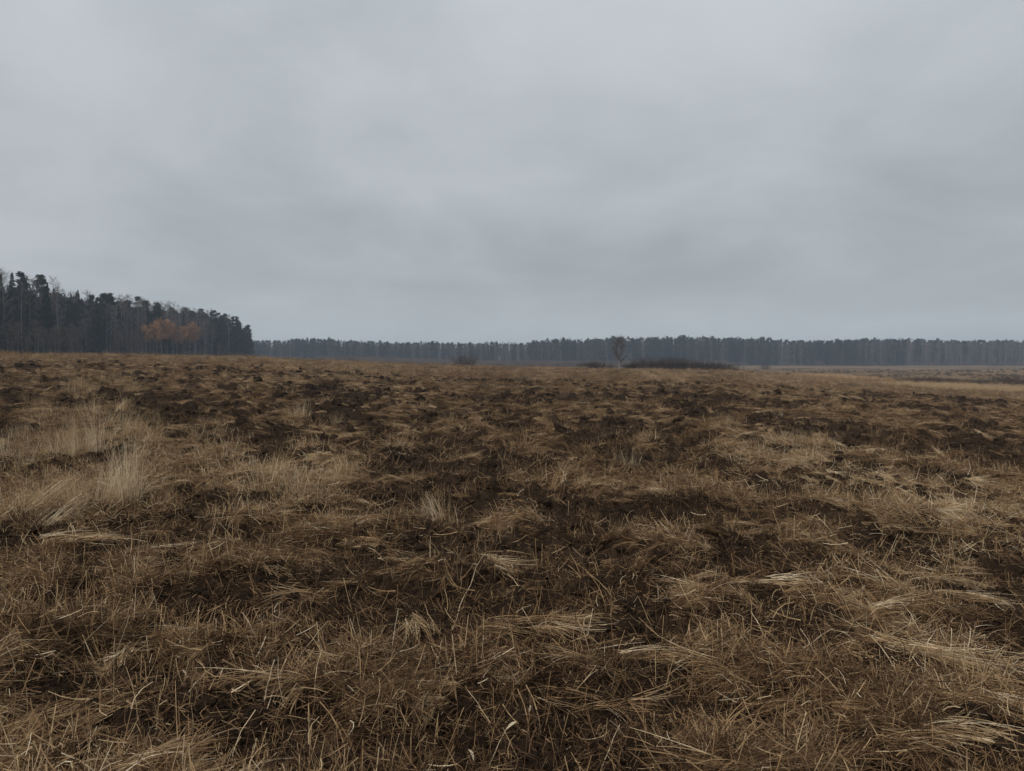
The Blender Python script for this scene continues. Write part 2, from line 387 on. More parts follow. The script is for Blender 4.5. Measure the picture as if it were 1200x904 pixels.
def clump(n=90, R0=0.09, h=(.07, .2)):
    """low tussock: short blades springing and drooping every way"""
    P = np.stack([G(n, R0), G(n, R0), U(n, -.02, .03)], -1); az = np.arctan2(P[:, 1], P[:, 0]) + G(n, .9)
    e0 = U(n, .2, 1.35); V, F = ribbons(P, az, e0, U(n, *h), U(n, .0025, .006), 4, G(n, .6), -U(n, .2, 1.8), U(n, -1.2, 1.2), .4, -.01)
    return V, F, np.clip(.12 + .2*rng.random(n) + G(n, .09) + .2*np.sin(e0) + (rng.random(n) < .15)*.3, 0, 1), 10
source('clump', [blade_mesh('clump', [clump(n, r_0, h)], mat_straw) for n, r_0, h in ((90, .09, (.07, .2)), (70, .12, (.05, .16)), (110, .08, (.08, .26)), (60, .06, (.06, .18)), (90, .14, (.05, .22)))])

def clod_mesh(name, seed, sub=2, rough=0.35):
    import bmesh
    from mathutils import noise, Vector
    bm = bmesh.new(); bmesh.ops.create_icosphere(bm, subdivisions=sub, radius=1.0)
    off = Vector((seed*7.1, seed*3.3, seed*1.7))
    for v in bm.verts:
        d = 1 + rough*noise.noise(v.co*1.1 + off) + rough*0.8*noise.noise(v.co*2.7 + off) + rough*0.5*noise.noise(v.co*6 + off)
        v.co = v.co*d; v.co.z *= 0.68
    me = bpy.data.meshes.new(name); bm.to_mesh(me); bm.free(); me.materials.append(mat_clod); return me
clods = [clod_mesh('clod', k+1, 2 if k < 5 else 3, 0.5) for k in range(7)]
source('clod', clods)

def normals(x, y, h=0.12):
    zx = (ground(x+h, y) - ground(x-h, y))/(2*h); zy = (ground(x, y+h) - ground(x, y-h))/(2*h)
    n = np.stack([-zx, -zy, np.ones_like(zx)], -1); return n/np.linalg.norm(n, axis=1, keepdims=True)
def eulers(nrm, yaw):
    cx = np.stack([np.cos(yaw), np.sin(yaw), np.zeros_like(yaw)], -1)
    Z = nrm; Y = np.cross(Z, cx); Y /= np.linalg.norm(Y, axis=1, keepdims=True); X = np.cross(Y, Z)
    m = np.stack([X, Y, Z], -1)    # columns
    ry = np.arcsin(np.clip(-m[:, 2, 0], -1, 1)); rx = np.arctan2(m[:, 2, 1], m[:, 2, 2]); rz = np.arctan2(m[:, 1, 0], m[:, 0, 0])
    return np.stack([rx, ry, rz], -1)
def scatter(name, kind, x, y, z, rot, scl, tone, label, var=None):
    n = len(x); col, nv = src[kind]
    me = bpy.data.meshes.new(name); me.vertices.add(n)
    me.vertices.foreach_set('co', np.stack([x, y, z], -1).astype(np.float32).ravel())
    for nm, ty, arr in (('rot', 'FLOAT_VECTOR', rot), ('scl', 'FLOAT', scl), ('tone', 'FLOAT', tone)):
        a = me.attributes.new(nm, ty, 'POINT')
        a.data.foreach_set('vector' if ty == 'FLOAT_VECTOR' else 'value', np.asarray(arr, np.float32).ravel())
    a = me.attributes.new('var', 'INT', 'POINT')
    a.data.foreach_set('value', (rng.integers(0, nv, n) if var is None else var).astype(np.int32))
    o = link(name, me); tag(o, label, kind='stuff')
    ng = bpy.data.node_groups.new(name + '_nodes', 'GeometryNodeTree')
    ng.interface.new_socket('Geometry', in_out='INPUT', socket_type='NodeSocketGeometry')
    ng.interface.new_socket('Geometry', in_out='OUTPUT', socket_type='NodeSocketGeometry')
    gi = ng.nodes.new('NodeGroupInput'); go = ng.nodes.new('NodeGroupOutput')
    ci = ng.nodes.new('GeometryNodeCollectionInfo'); ci.inputs['Collection'].default_value = col
    ci.inputs['Separate Children'].default_value = True; ci.inputs['Reset Children'].default_value = True
    ip = ng.nodes.new('GeometryNodeInstanceOnPoints'); ip.inputs['Pick Instance'].default_value = True
    def named(nm, ty):
        a = ng.nodes.new('GeometryNodeInputNamedAttribute'); a.data_type = ty; a.inputs['Name'].default_value = nm
        return [s for s in a.outputs if s.enabled and s.name == 'Attribute'][0]
    l = ng.links.new
    e2r = ng.nodes.new('FunctionNodeEulerToRotation')
    l(gi.outputs[0], ip.inputs['Points']); l(ci.outputs[0], ip.inputs['Instance'])
    l(named('var', 'INT'), ip.inputs['Instance Index']); l(named('rot', 'FLOAT_VECTOR'), e2r.inputs[0])
    l(e2r.outputs[0], ip.inputs['Rotation']); l(named('scl', 'FLOAT'), ip.inputs['Scale'])
    l(ip.outputs[0], go.inputs[0])
    md = o.modifiers.new('scatter', 'NODES'); md.node_group = ng
    return o

def sample(n, d0, d1, p, ang_=0.70):
    """n ground points between depths d0 and d1, density falling as depth**-p"""
    q = 2 - p
    uu = rng.random(n); d = (d0**q + uu*(d1**q - d0**q))**(1/q)
    u = U(n, -ang_, ang_)*1.12; x = u*d; return x, d
def flow(x, y):
    a = 1.6*fbm(x, y, 3.2, 2, 61) + 0.6*fbm(x, y, 0.8, 2, 62)
    right = sstep(0.0, 0.5, x/np.maximum(y, 1))
    return a*(1 - 0.55*right) - 0.80*right

# matted grass in three depth ranges
PALE = [(1120,600,120,70,.18),(1130,800,110,90,.20),(1090,680,120,30,.16),(85,515,40,12,.1),(330,560,70,40,.12),
        (430,560,60,30,.06),(700,750,90,20,.08),(900,700,60,10,.10),(850,705,60,14,.12),(1100,640,120,20,.1),(230,500,40,14,.12),(720,480,60,10,.05),(760,490,40,8,.08),
        (620,505,90,14,.06),(520,520,60,12,.05),(200,830,180,90,-.03),(560,850,220,90,-.04),(300,700,150,60,-.02)]
PW = []
for (px, py, hw, hh, st) in PALE:
    x0, y0 = pix(px, py); ya = pix(px, py-hh)[1]; yb = pix(px, min(py+hh, 1000))[1]
    PW.append((x0, (ya+yb)/2, hw/FPX*y0, abs(ya-yb)/2, st))
def pale(x, y):
    v = 0.10*fbm(x, y, 2.2, 3, 95) + 0.10*fbm(x/np.clip(y/12, 1, 8), y/np.clip(y/12, 1, 8), 3.0, 2, 96)
    for (cx, cy, a, c, st) in PW:
        v = v + st*np.exp(-(((x-cx)/a)**2 + ((y-cy)/c)**2))
    return v
def lay(name, kind, n, d0, d1, p, s0, s1, keep, tone0, label, follow=True, lift=0.0, tilt=1.0, tonev=0.07):
    x, y = sample(n, d0, d1, p)
    yaw = (flow(x, y) + G(n, 0.35) + np.where(rng.random(n) < 0.45, math.pi, 0)) if follow else U(n, 0, 6.283)
    b_ = bare(x, y); reach = s0*(0.30 if kind == 'mat' else 0.0)
    if reach: b_ = np.maximum(b_, bare(x + np.cos(yaw)*reach, y + np.sin(yaw)*reach))
    k = rng.random(n) < keep(b_, x, y); x, y, b_, yaw = x[k], y[k], b_[k], yaw[k]; m = len(x)
    nr = normals(x, y); nr[:, :2] *= tilt; nr /= np.linalg.norm(nr, axis=1, keepdims=True)
    sc = U(m, s0, s1)
    scatter(name, kind, x, y, ground(x, y) + lift*sc, eulers(nr, yaw), sc, tone0 + pale(x, y) + G(m, tonev) - 0.10*b_, label)

NB = lambda f: (lambda b_, x, y: (1 - f*b_)*(1 - plainmask(x, y)))
lay('matted_grass', 'mat', 8200, 2.2, 14, 1.05, 0.34, 0.80, NB(1.0), 0.05, 'brown dead grass lying flattened in swirled mats across the near field', tonev=.13)
lay('grass_clumps', 'clump', 700, 2.2, 14, 1.0, 0.45, 0.9, NB(.97), -0.04, 'short torn clumps of dead grass over the near field', follow=False, tonev=.13)
lay('grass_litter', 'litter', 5600, 2.2, 14, 1.1, 0.6, 1.05, NB(.80), 0.02, 'short broken bits of straw strewn over the near soil', follow=False, tonev=.12)
lay('rotten_litter', 'litter', 2600, 2.2, 18, 1.1, 0.5, 1.0, lambda b_, x, y: 0.1 + 0.85*b_, -0.14, 'dark rotten bits of stem and root lying on the bare soil', follow=False, tonev=.05)
lay('grass_stubble', 'stubble', 1300, 2.2, 16, 1.1, 0.6, 1.15, lambda b_, x, y: (1-0.85*b_)*np.clip(0.06 + 1.0*sstep(-0.05, -0.35, x/y), 0, 1), 0.04, 'broken straw stalks sticking up out of the mats', follow=False, tilt=0.4)
lay('middle_matted_grass', 'mat', 11000, 14, 60, 1.0, 0.55, 1.25, NB(.985), 0.02, 'matted brown grass of the middle field', lift=0.01, tonev=.13)
lay('middle_grass_clumps', 'clump', 5000, 13, 70, 1.0, 0.7, 1.6, NB(.97), 0.0, 'torn clumps of dead grass over the middle field', follow=False, tonev=.14)
lay('middle_standing_grass', 'wisp', 2600, 14, 70, 1.0, 0.3, 0.7, lambda b_, x, y: (1-0.93*b_)*(0.1+0.9*sstep(0, .35, fbm(x, y, 5, 2, 99))), -0.02, 'low standing wisps of dead grass over the middle field', follow=False, tilt=0.3, tonev=.1)
lay('far_matted_grass', 'clump', 8500, 60, 175, 0.9, 1.4, 2.6, NB(.97), 0.04, 'clumped grass towards the crest of the field', follow=False, tonev=.13)
lay('far_standing_grass', 'wisp', 8000, 60, 175, 0.7, 0.3, 0.7, lambda b_, x, y: (1-plainmask(x, y))*(1-0.85*b_)*(0.25+0.75*sstep(-.2, .3, fbm(x, y, 12, 2, 98))), 0.0, 'thin standing grass along the crest of the field', follow=False, tilt=0.2, tonev=.1)
# loose pale stems standing through the left of the field
cx_ = []
for (px, py, sx_, sy_, q) in ((60,520,50,12,18),(110,505,30,12,22),(40,600,40,14,26),(140,575,22,20,22),(100,455,40,9,14),(85,440,50,6,16),(350,485,30,6,5),(330,560,40,16,9),(230,505,30,8,5),(20,480,30,10,14),(515,590,18,8,4),(950,515,40,8,4)):
    for _ in range(q): cx_.append(pix(px + R.gauss(0, sx_), max(425, py + R.gauss(0, sy_))))
cx_ = np.array(cx_); x, y = cx_[:, 0], cx_[:, 1]; m = len(x)
scatter('pale_standing_stems', 'wisp', x, y, ground(x, y), np.stack([G(m, .25), G(m, .25), U(m, 0, 6.28)], -1), U(m, .45, 1.0)*np.clip(y/9, .8, 1.4), 0.02 + 0.24*rng.random(m), 'pale ragged stems standing scattered over the left of the field')
# crumbs and small clods of soil
x, y = sample(60000, 2.2, 60, 1.35); b_ = bare(x, y); k = rng.random(len(x)) < 0.05 + 0.95*b_; x, y = x[k], y[k]; m = len(x)
sc = (0.006 + 0.062*rng.random(m)**4)*np.clip(y/7, 0.8, 3.2)
scatter('soil_crumbs', 'clod', x, y, ground(x, y) + sc*0.1, np.stack([G(m, .4), G(m, .4), U(m, 0, 6.28)], -1), sc, np.zeros(m),
        'crumbs and small lumps of dark peaty soil in the churned spots')

# ------------------------------------------------------------------ single tufts, sheaves, stalks, clods of the field
def gpt(px, py):
    x, y = pix(px, py); return x, y, float(ground(np.array([x]), np.array([y]))[0])
def put(name, mesh, px, py, label, cat, group=None, rz=0.0, sc=1.0, tilt=(0, 0), dz=0.0):
    x, y, z = gpt(px, py)
    o = link(name, mesh); o.location = (x, y, z + dz); o.rotation_euler = (tilt[0], tilt[1], rz); o.scale = (sc, sc, sc)
    return tag(o, label, cat, group)
def tall_tuft(h, n=130, R0=0.06, lean=0.12, bias=0.0, az0=None, tone=0.72):
    return blade_mesh('dry_grass_tuft', [wisp(int(n*.5), (h*0.5, h*1.15), R0, lean*1.1, bias, 0.3, (0.003, 0.0065), tone + .26, az0), wisp(int(n*.6), (h*0.25, h*.95), R0*1.1, lean*2.6, bias*.8, 1.6, (0.003, 0.0065), tone, az0)], mat_straw_one)
TUFTS = [ # px, base py, height px, blades, radius m, lean, bias, az, tone, label
 (150,590,66,170,.06,.12,0,None,.86,'tallest and palest grass tuft left of centre, brightest in its bunch'),
 (120,588,60,120,.05,.09,.12,0.9,.82,'pale tuft leaning right just left of the brightest one'),
 (36,606,40,120,.07,.12,.75,0.4,.76,'pale tuft swept over to the right by the left edge'),
 (62,612,40,130,.07,.12,.70,0.5,.80,'bent pale tuft second from the left edge, combed to the right'),
 (70,529,28,110,.12,.14,0,None,.70,'soft pale tuft with upright stems on the upper left'),
 (92,531,32,110,.10,.12,0,None,.70,'pale upright tuft in the middle of the upper left row'),
 (114,533,34,110,.05,.08,0,None,.82,'narrow bright tuft at the right end of the upper left row'),
 (5,531,34,110,.06,.08,0,None,.78,'narrow pale tuft cut by the left frame edge'),
 (82,462,22,90,.16,.14,0,None,.66,'small standing tuft far up on the left of the field'),
 (108,492,20,90,.12,.2,0,None,.62,'low ragged tuft above the upper left row'),
 (352,492,18,80,.10,.14,0,None,.66,'small pale tuft in the upper field left of the middle'),
 (310,566,36,170,.16,.22,0,None,.58,'broad soft brownish tuft beside a dark hollow left of the middle'),
 (345,575,36,160,.14,.2,0,None,.58,'broad soft tuft touching the brownish one on its right'),
 (515,600,42,120,.06,.2,.3,2.4,.72,'pale tuft leaning left over the dark hollow at mid field'),
 (735,546,26,90,.07,.2,0,None,.72,'small fan of pale grass beside a black hollow at mid field'),
 (948,520,24,90,.10,.2,0,None,.62,'thin tuft standing alone on the right of the upper field'),
 (232,512,20,120,.14,.3,0,None,.60,'yellowish flattened tuft on the upper left slope'),
 (160,660,50,22,.12,.3,0,None,.66,'sparse tall stems at lower left above the dark hollow'),
 (112,742,50,26,.12,.4,0,None,.62,'sparse broken stems beside the left dark hole'),
 (1090,560,26,80,.09,.3,.3,-.4,.66,'flattened pale tuft on the right of the upper field')]
for (px, py, hp, n, R0, lean, bias, az0, tone, lab) in TUFTS:
    x, y, z = gpt(px, py); h = hp/FPX*y
    put('dry_grass_tuft', tall_tuft(h*1.15, n, R0, lean, bias, az0, tone), px, py, lab, 'grass tuft', 'standing grass tufts')
def sheaf(n, ln, spread, wid, rad, tone=0.7, arch=0.25):
    V, F, sh, vp = mat_tuft(n, ln, spread, wid, arch, rad, 9)
    return blade_mesh('straw_sheaf', [(V, F, np.clip(sh + tone - 0.32, 0, 1), vp)], mat_straw_one)
SHEAVES = [ # px, py, yaw, n, len, spread, rad, tone, label
 (1080,775,-1.10,160,(.35,.75),.22,(.10,.07),.78,'fan of long pale straw spreading from a knot at lower right'),
 (1150,815,-0.85,170,(.3,.7),.2,(.2,.10),.74,'broad pale swath of straw along the lower right edge'),
 (1120,850,-0.50,120,(.25,.6),.22,(.2,.06),.70,'straw swath beneath the pale fan at lower right'),
 (1050,668,-0.75,130,(.3,.6),.18,(.25,.07),.68,'yellowish swath running right above the black hollow'),
 (1130,695,-0.65,130,(.3,.6),.18,(.25,.07),.70,'yellowish swath lying close to the right edge'),
 (490,722,-1.2,90,(.2,.45),.16,(.06,.04),.74,'short slanting sheaf of straw near the centre foreground'),
 (760,752,-0.03,120,(.25,.5),.12,(.2,.03),.64,'thin rope of brown straw lying level right of centre'),
 (650,742,-0.1,110,(.2,.45),.3,(.18,.06),.58,'loose brown straw heap left of the level rope'),
 (900,680,0.1,110,(.2,.5),.15,(.2,.04),.66,'curved pale swath left of the black hollow'),
 (860,618,0.6,110,(.25,.5),.2,(.2,.06),.6,'straw draped over a hummock above the black hollow'),
 (440,640,-0.7,130,(.25,.5),.2,(.22,.08),.60,'thick brown sheaf lying left of the centre hollows'),
 (590,668,-1.1,90,(.2,.45),.25,(.12,.06),.62,'straw sheaf slanting down across the middle of the field'),
 (1010,612,-0.7,120,(.3,.6),.18,(.25,.06),.64,'combed straw swath above the upper right hollow'),
 (1150,612,-0.6,120,(.3,.6),.16,(.3,.08),.66,'combed straw swath at the upper right frame edge'),
 (190,640,0.4,120,(.25,.5),.2,(.22,.08),.58,'brown combed sheaf arching over the left hollow'),
 (110,640,0.3,120,(.25,.5),.2,(.22,.08),.62,'combed grass arch over the far left hollow'),
 (60,850,0.8,110,(.25,.5),.2,(.15,.06),.52,'dark combed sheaf in the lower left corner'),
 (740,820,-0.2,80,(.15,.4),.4,(.15,.05),.58,'ragged straw wisp in the lower centre')]
for (px, py, yaw, n, ln, spread, rad_, tone, lab) in SHEAVES:
    put('straw_sheaf', sheaf(n, ln, spread, (0.0028, 0.0065), rad_, tone), px, py, lab, 'straw', 'straw swaths lying on the field', rz=yaw, dz=0.03)
def stalk_mesh(length, bend=0.3, w=0.006):
    K = 8; n = 1; P = np.zeros((1, 3)); parts = []
    # round-ish hollow stalk: three ribbons wrapped to a prism would be overkill; a closed 4-sided tube
    pts = []; a = 0.0; p = np.array([0., 0., 0.]); e0 = 0
    for k in range(K+1):
        pts.append(p.copy()); e0 = -bend*k/K; p = p + np.array([math.cos(e0), 0.08*math.sin(k*1.7), math.sin(e0)])*length/K
    V = []; F = []
    for k, q in enumerate(pts):
        r = w*0.5*(1 - 0.45*k/K)*(1.25 if k in (2, 5) else 1)
        for s in range(4):
            t_ = s*math.pi/2; V.append(q + np.array([0, math.cos(t_)*r, math.sin(t_)*r]))
    for k in range(K):
        for s in range(4):
            s2 = (s+1) % 4; F.append((k*4+s, k*4+s2, k*4+4+s2, k*4+4+s))
    F.append((3, 2, 1, 0)); F.append((K*4, K*4+1, K*4+2, K*4+3))
    me = arr_mesh('straw_stalk', np.array(V), np.array(F), [mat_straw_one], smooth=False)
    at = me.attributes.new('shade', 'FLOAT', 'POINT'); at.data.foreach_set('value', np.full(len(V), 0.82 + 0.1*rng.random(), np.float32))
    return me
def stalk_between(pa, pb, lift_a, lift_b, label):
    """a stalk that runs between two ground points seen in the photo"""
    a = np.array(gpt(*pa)) + (0, 0, lift_a); b__ = np.array(gpt(*pb)) + (0, 0, lift_b)
    d = b__ - a; ln = np.linalg.norm(d)
    o = link('straw_stalk', stalk_mesh(ln*1.02, 0.12)); o.location = a
    o.rotation_euler = (R.uniform(-.5, .5), -math.asin(d[2]/ln) - 0.06, math.atan2(d[1], d[0]))
    return tag(o, label, 'straw stalk', 'single long straw stalks')
for pa, pb, la, lb, lab in [
 ((222,832),(247,792),.03,.10,'bright short stalk leaning right at lower left'),
 ((292,898),(330,800),.03,.08,'long thin stalk slanting up beside the lower left hollow'),
 ((310,842),(322,812),.03,.14,'stalk crossing the long thin one at lower left'),
 ((345,775),(383,735),.04,.10,'curved bright stalk left of the centre foreground'),
 ((40,700),(65,735),.05,.04,'stalk sloping down at the left edge'),
 ((108,895),(136,868),.03,.05,'stalk pointing up in the lower left corner'),
 ((530,732),(568,668),.04,.06,'stalk propped up right of the short slanting sheaf'),
 ((513,780),(518,752),.03,.12,'bent upright stalk in the centre foreground'),
 ((925,758),(990,775),.05,.05,'pale stalk lying below the black hollow'),
 ((928,756),(975,744),.05,.09,'pale stalk forking over the black hollow'),
 ((905,897),(952,855),.03,.08,'pale stalk slanting up in the lower right foreground'),
 ((930,832),(975,862),.07,.03,'stalk leaning against the slanting one at lower right'),
 ((1080,810),(1085,770),.03,.10,'upright stalk crossing the pale fan'),
 ((700,898),(725,870),.03,.06,'stalk in the lower centre right of the pale flecks'),
 ((560,898),(592,864),.03,.06,'pale stalk by the two pale leaf flecks'),
 ((880,720),(905,748),.06,.03,'stalk lying on the left rim of the black hollow')]:
    stalk_between(pa, pb, la, lb, lab)
def leaf_mesh(l, w):
    V = []; F = []
    for k in range(7):
        f = k/6; ww = w*math.sin(math.pi*min(1, f*0.9+0.08))*0.5; z = 0.25*l*math.sin(f*2.2)
        V += [(l*f, -ww, z+ww*.4), (l*f, 0, z), (l*f, ww, z+ww*.4)]
    for k in range(6):
        a = k*3; F += [(a, a+1, a+4, a+3), (a+1, a+2, a+5, a+4)]
    me = arr_mesh('dry_leaf', np.array(V), np.array(F), [mat_straw_one], smooth=True)
    at = me.attributes.new('shade', 'FLOAT', 'POINT'); at.data.foreach_set('value', np.full(len(V), 1.0, np.float32)); return me
for px, py, rz, l, lab in [(555,882,2.2,.055,'pale curled leaf fleck at the bottom, left of two'),(594,862,0.4,.05,'pale leaf fleck at the bottom, right of two'),
 (620,834,1.4,.035,'small pale leaf fleck above the other two'),(760,752,1.1,.05,'pale leaf fleck on the end of the level straw rope'),(218,785,2.6,.05,'pale leaf fleck at lower left')]:
    put('dry_leaf', leaf_mesh(l, l*.3), px, py, lab, 'leaf', 'pale leaf flecks', rz=rz, dz=0.06, tilt=(0.3, -0.3))
for k_, (px, py, s, lab) in enumerate([(925,705,.10,'large black soil clod in the middle of the biggest hollow'),(975,712,.085,'black soil clod on the right of the biggest hollow'),
 (1035,628,.11,'black soil clod standing alone at upper right of the hollows'),(905,640,.08,'soil clod in the hollow under the draped straw'),
 (1000,640,.08,'low soil clod between the two right hollows'),(225,706,.07,'soil clod in the long black hollow at left'),(85,785,.07,'soil clod in the lower left hollow'),
 (500,490,.14,'dark clod in the far hollow left of centre, left one'),(522,492,.12,'dark clod in the far hollow left of centre, right one'),(556,550,.10,'black clod alone at mid field just left of centre'),
 (728,541,.12,'black clod behind the small fan of pale grass'),(323,507,.08,'small black clod on the upper left slope'),(455,538,.10,'clod at the left end of the mid field hollow'),
 (700,598,.10,'clod in the dark spot right of centre'),(1185,870,.10,'black clod in the lower right corner'),(160,862,.08,'dark clod near the bottom left'),
 (430,640,.07,'dark clod under the thick brown sheaf'),(680,690,.08,'dark clod in the centre right foreground'),(472,500,.12,'weedy dark clod on the upper field')]):
    o = put('soil_clod', clod_mesh('soil_clod', 20+k_, 3, 0.55), px, py, lab, 'soil clod', 'dark soil clods', rz=R.uniform(0, 6), dz=s*0.05)
    o.scale = (s*1.35, s, s)

# ------------------------------------------------------------------ trees
class MB:
    def __init__(s): s.V = []; s.F = []; s.M = []; s.o = 0
    def add(s, V, F, m=0):
        s.V.append(np.asarray(V, float)); F = np.asarray(F); s.F.append(F + s.o); s.M.append(np.full(len(F), m)); s.o += len(V)
    def tube(s, pts, rads, m=0, sides=5):
        V = []; F = []
        for q, r in zip(pts, rads):
            for k in range(sides):
                a = k*2*math.pi/sides; V.append((q[0]+math.cos(a)*r, q[1]+math.sin(a)*r, q[2]))
        for i_ in range(len(pts)-1):
            for k in range(sides):
                k2 = (k+1) % sides; F.append((i_*sides+k, i_*sides+k2, (i_+1)*sides+k2, (i_+1)*sides+k))
        s.add(V, F, m)
    def quads(s, C, size, m=0, stretch=1.0, droop=None):
        """random small leaf / needle-spray quads about centres C"""
        n = len(C); a = U(n, 0, 6.283); t_ = U(n, -0.9, 0.9) if droop is None else droop
        d = np.stack([np.cos(a)*np.cos(t_), np.sin(a)*np.cos(t_), np.sin(t_)], -1); q = rng.normal(size=(n, 3)); q = np.cross(d, q)
        q /= np.linalg.norm(q, axis=1, keepdims=True) + 1e-6
        sz = size*U(n, .6, 1.3); d = d*(sz*stretch)[:, None]; q = q*(sz*.5)[:, None]
        V = np.stack([C-d*.5-q*.6, C-d*.4+q, C+d*.6+q*.3, C+d*.4-q*.7], 1).reshape(-1, 3)
        s.add(V, np.arange(n*4).reshape(n, 4), m)
    def mesh(s, name, mats):
        return arr_mesh(name, np.concatenate(s.V), np.concatenate(s.F), mats, np.concatenate(s.M))
def trunk_pts(H, wob, n=8, top=1.0):
    a = R.uniform(0, 6.28); b2 = R.uniform(0, 6.28); pts = []
    for k in range(n+1):
        f = k/n*top; pts.append((wob*math.sin(f*2.4+a)*f, wob*math.sin(f*1.9+b2)*f, H*f - (0.6 if k == 0 else 0)))
    return pts
def spruce(tr, cr, H=20, mt=0, mc=0, dens=1.0, low=0.08, wid=0.14, ns=0.44):
    tp = trunk_pts(H, 0.15, 8, 0.97); tr.tube(tp, [0.20*(1-0.9*k/8)+0.015 for k in range(9)], mt)
    C = []; dr = []
    z = low*H; 
    while z < H*0.99:
        f = z/H; Lm = 1.25*wid*H*(1-f)**1.0*R.uniform(.88, 1.12) + 0.10; nb_ = max(3, int((5 + 5*(1-f))*dens)); 
        for k in range(nb_):
            a = R.uniform(0, 6.283); Lb = Lm*R.uniform(.55, 1.12); m = max(2, int(Lb/0.42))
            for q in range(m):
                g = ((q+R.random())/m)**0.65; C.append((math.cos(a)*Lb*g, math.sin(a)*Lb*g, z - 0.35*Lb*g*g + 0.12*Lb*g + R.uniform(-.12, .12))); dr.append(R.uniform(-.9, .1))
        z += 0.42/dens**.5 * R.uniform(.7, 1.3)
    cr.quads(np.array(C), ns, mc, 1.2, np.array(dr))
    cr.quads(np.array([(0, 0, H*R.uniform(.95, 1.0)) for _ in range(6)]), 0.35, mc, 1.5, np.full(6, 1.3))
def pine(tr, cr, H=20, mt=0, mc=0, base=0.5, rx=2.6, nclump=34, per=34, skirt=False, ns=0.42):
    tp = trunk_pts(H, 0.5, 8, 0.95); tr.tube(tp, [0.24*(1-0.85*k/8)+0.02 for k in range(9)], mt)
    C = []
    for k in range(nclump):
        f = base + (1-base)*R.random()**0.85; e_ = (f-base)/(1-base)
        env = (0.4 + 0.6*min(1, e_*3))*(1-e_**2.4)**0.8 + 0.04 if not skirt else (1-e_)**0.55 + .1
        a = R.uniform(0, 6.283); rr = rx*env*R.random()**0.45; c = np.array((math.cos(a)*rr, math.sin(a)*rr, f*H - 0.12*rr))
        q = rng.normal(size=(per, 3))*np.array((0.75, 0.75, 0.38))*(0.55 + 0.5*(1-e_)); C.append(c + q)
        i0 = min(7, int(f*8/0.95)); t0 = np.array(tp[max(0, i0-1)])
        d = c - t0
        if rr > 0.8: # limb reaching into the clump
            side_ = np.array((-d[1], d[0], 0))/(np.hypot(d[0], d[1])+1e-6)*0.05
            tr.add([t0-side_, t0+side_, c+side_*.3, c-side_*.3], [(0, 1, 2, 3)], mt)
    cr.quads(np.concatenate(C), ns, mc, 1.3)
def birch(tr, cr, H=18, mt=0, mc=0, base=0.3, rx=2.4, nl=30, tw=30, leaf=0, ml=0, r0=0.12, tww=0.035):
    tp = trunk_pts(H, 0.45, 9, 0.98); tr.tube(tp, [r0*(1-0.9*k/9)+0.01 for k in range(10)], mt, 5)
    P = []; A = []; E = []; LL = []; W = []; LF = []
    for k in range(nl):
        f = base + (1-base)*(k+R.random())/nl*0.97; e_ = (f-base)/(1-base)
        i0 = min(8, int(f/0.98*9)); g = f/0.98*9 - i0; p0 = np.array(tp[i0])*(1-g) + np.array(tp[min(9, i0+1)])*g
        Lb = rx*(0.45+math.sin(math.pi*min(1, .25+.72*e_)))*R.uniform(.7, 1.1); a = R.uniform(0, 6.283); el = R.uniform(.6, 1.05)
        P.append(p0); A.append(a); E.append(el); LL.append(Lb); W.append(0.06*(1-.5*e_))
        d = np.array((math.cos(a)*math.cos(el), math.sin(a)*math.cos(el), math.sin(el)))
        for q in range(tw):
            gq = R.uniform(.2, 1); P.append(p0 + d*Lb*gq); A.append(a + R.uniform(-1.4, 1.4)); E.append(R.uniform(-.4, 1.2)); LL.append(R.uniform(.4, 1.25)); W.append(tww*R.uniform(.6, 1.2))
            if leaf: LF.append(p0 + d*Lb*gq + rng.normal(size=(leaf, 3))*.3)
    n = len(A); V, F = ribbons(np.array(P), np.array(A), np.array(E), np.array(LL), np.array(W), 2, G(n, .3), G(n, .35), U(n, -1.5, 1.5), 0.3)
    cr.add(V, F, mc)
    if leaf: cr.quads(np.concatenate(LF), 0.20, ml)
def bush(cr, H=2.5, W_=2.5, n=260, m=0, leaf=0, ml=0, w=0.03):
    P = np.stack([G(n, W_*.25), G(n, W_*.25), np.full(n, -.15)], -1); az = np.arctan2(P[:, 1], P[:, 0]) + G(n, .5)
    e0 = U(n, .75, 1.5); V, F = ribbons(P, az, e0, U(n, .35, 1.0)*H, U(n, .5, 1.3)*w, 3, G(n, .5), G(n, .3), U(n, -1.5, 1.5), 0.4); cr.add(V, F, m)
    C = V.reshape(n, 4, 2, 3)[:, 2, 0]; k = n*2; idx = rng.integers(0, n, k)
    V, F = ribbons(C[idx] + G((k, 3), .12), U(k, 0, 6.28), U(k, .0, 1.3), U(k, .2, .5)*H*.45, U(k, .4, 1)*w*.8, 2, G(k, .3), G(k, .3), U(k, -1.5, 1.5), 0.5); cr.add(V, F, m)
    if leaf: cr.quads(C[rng.integers(0, n, leaf)] + G((leaf, 3), .25), .16, ml)

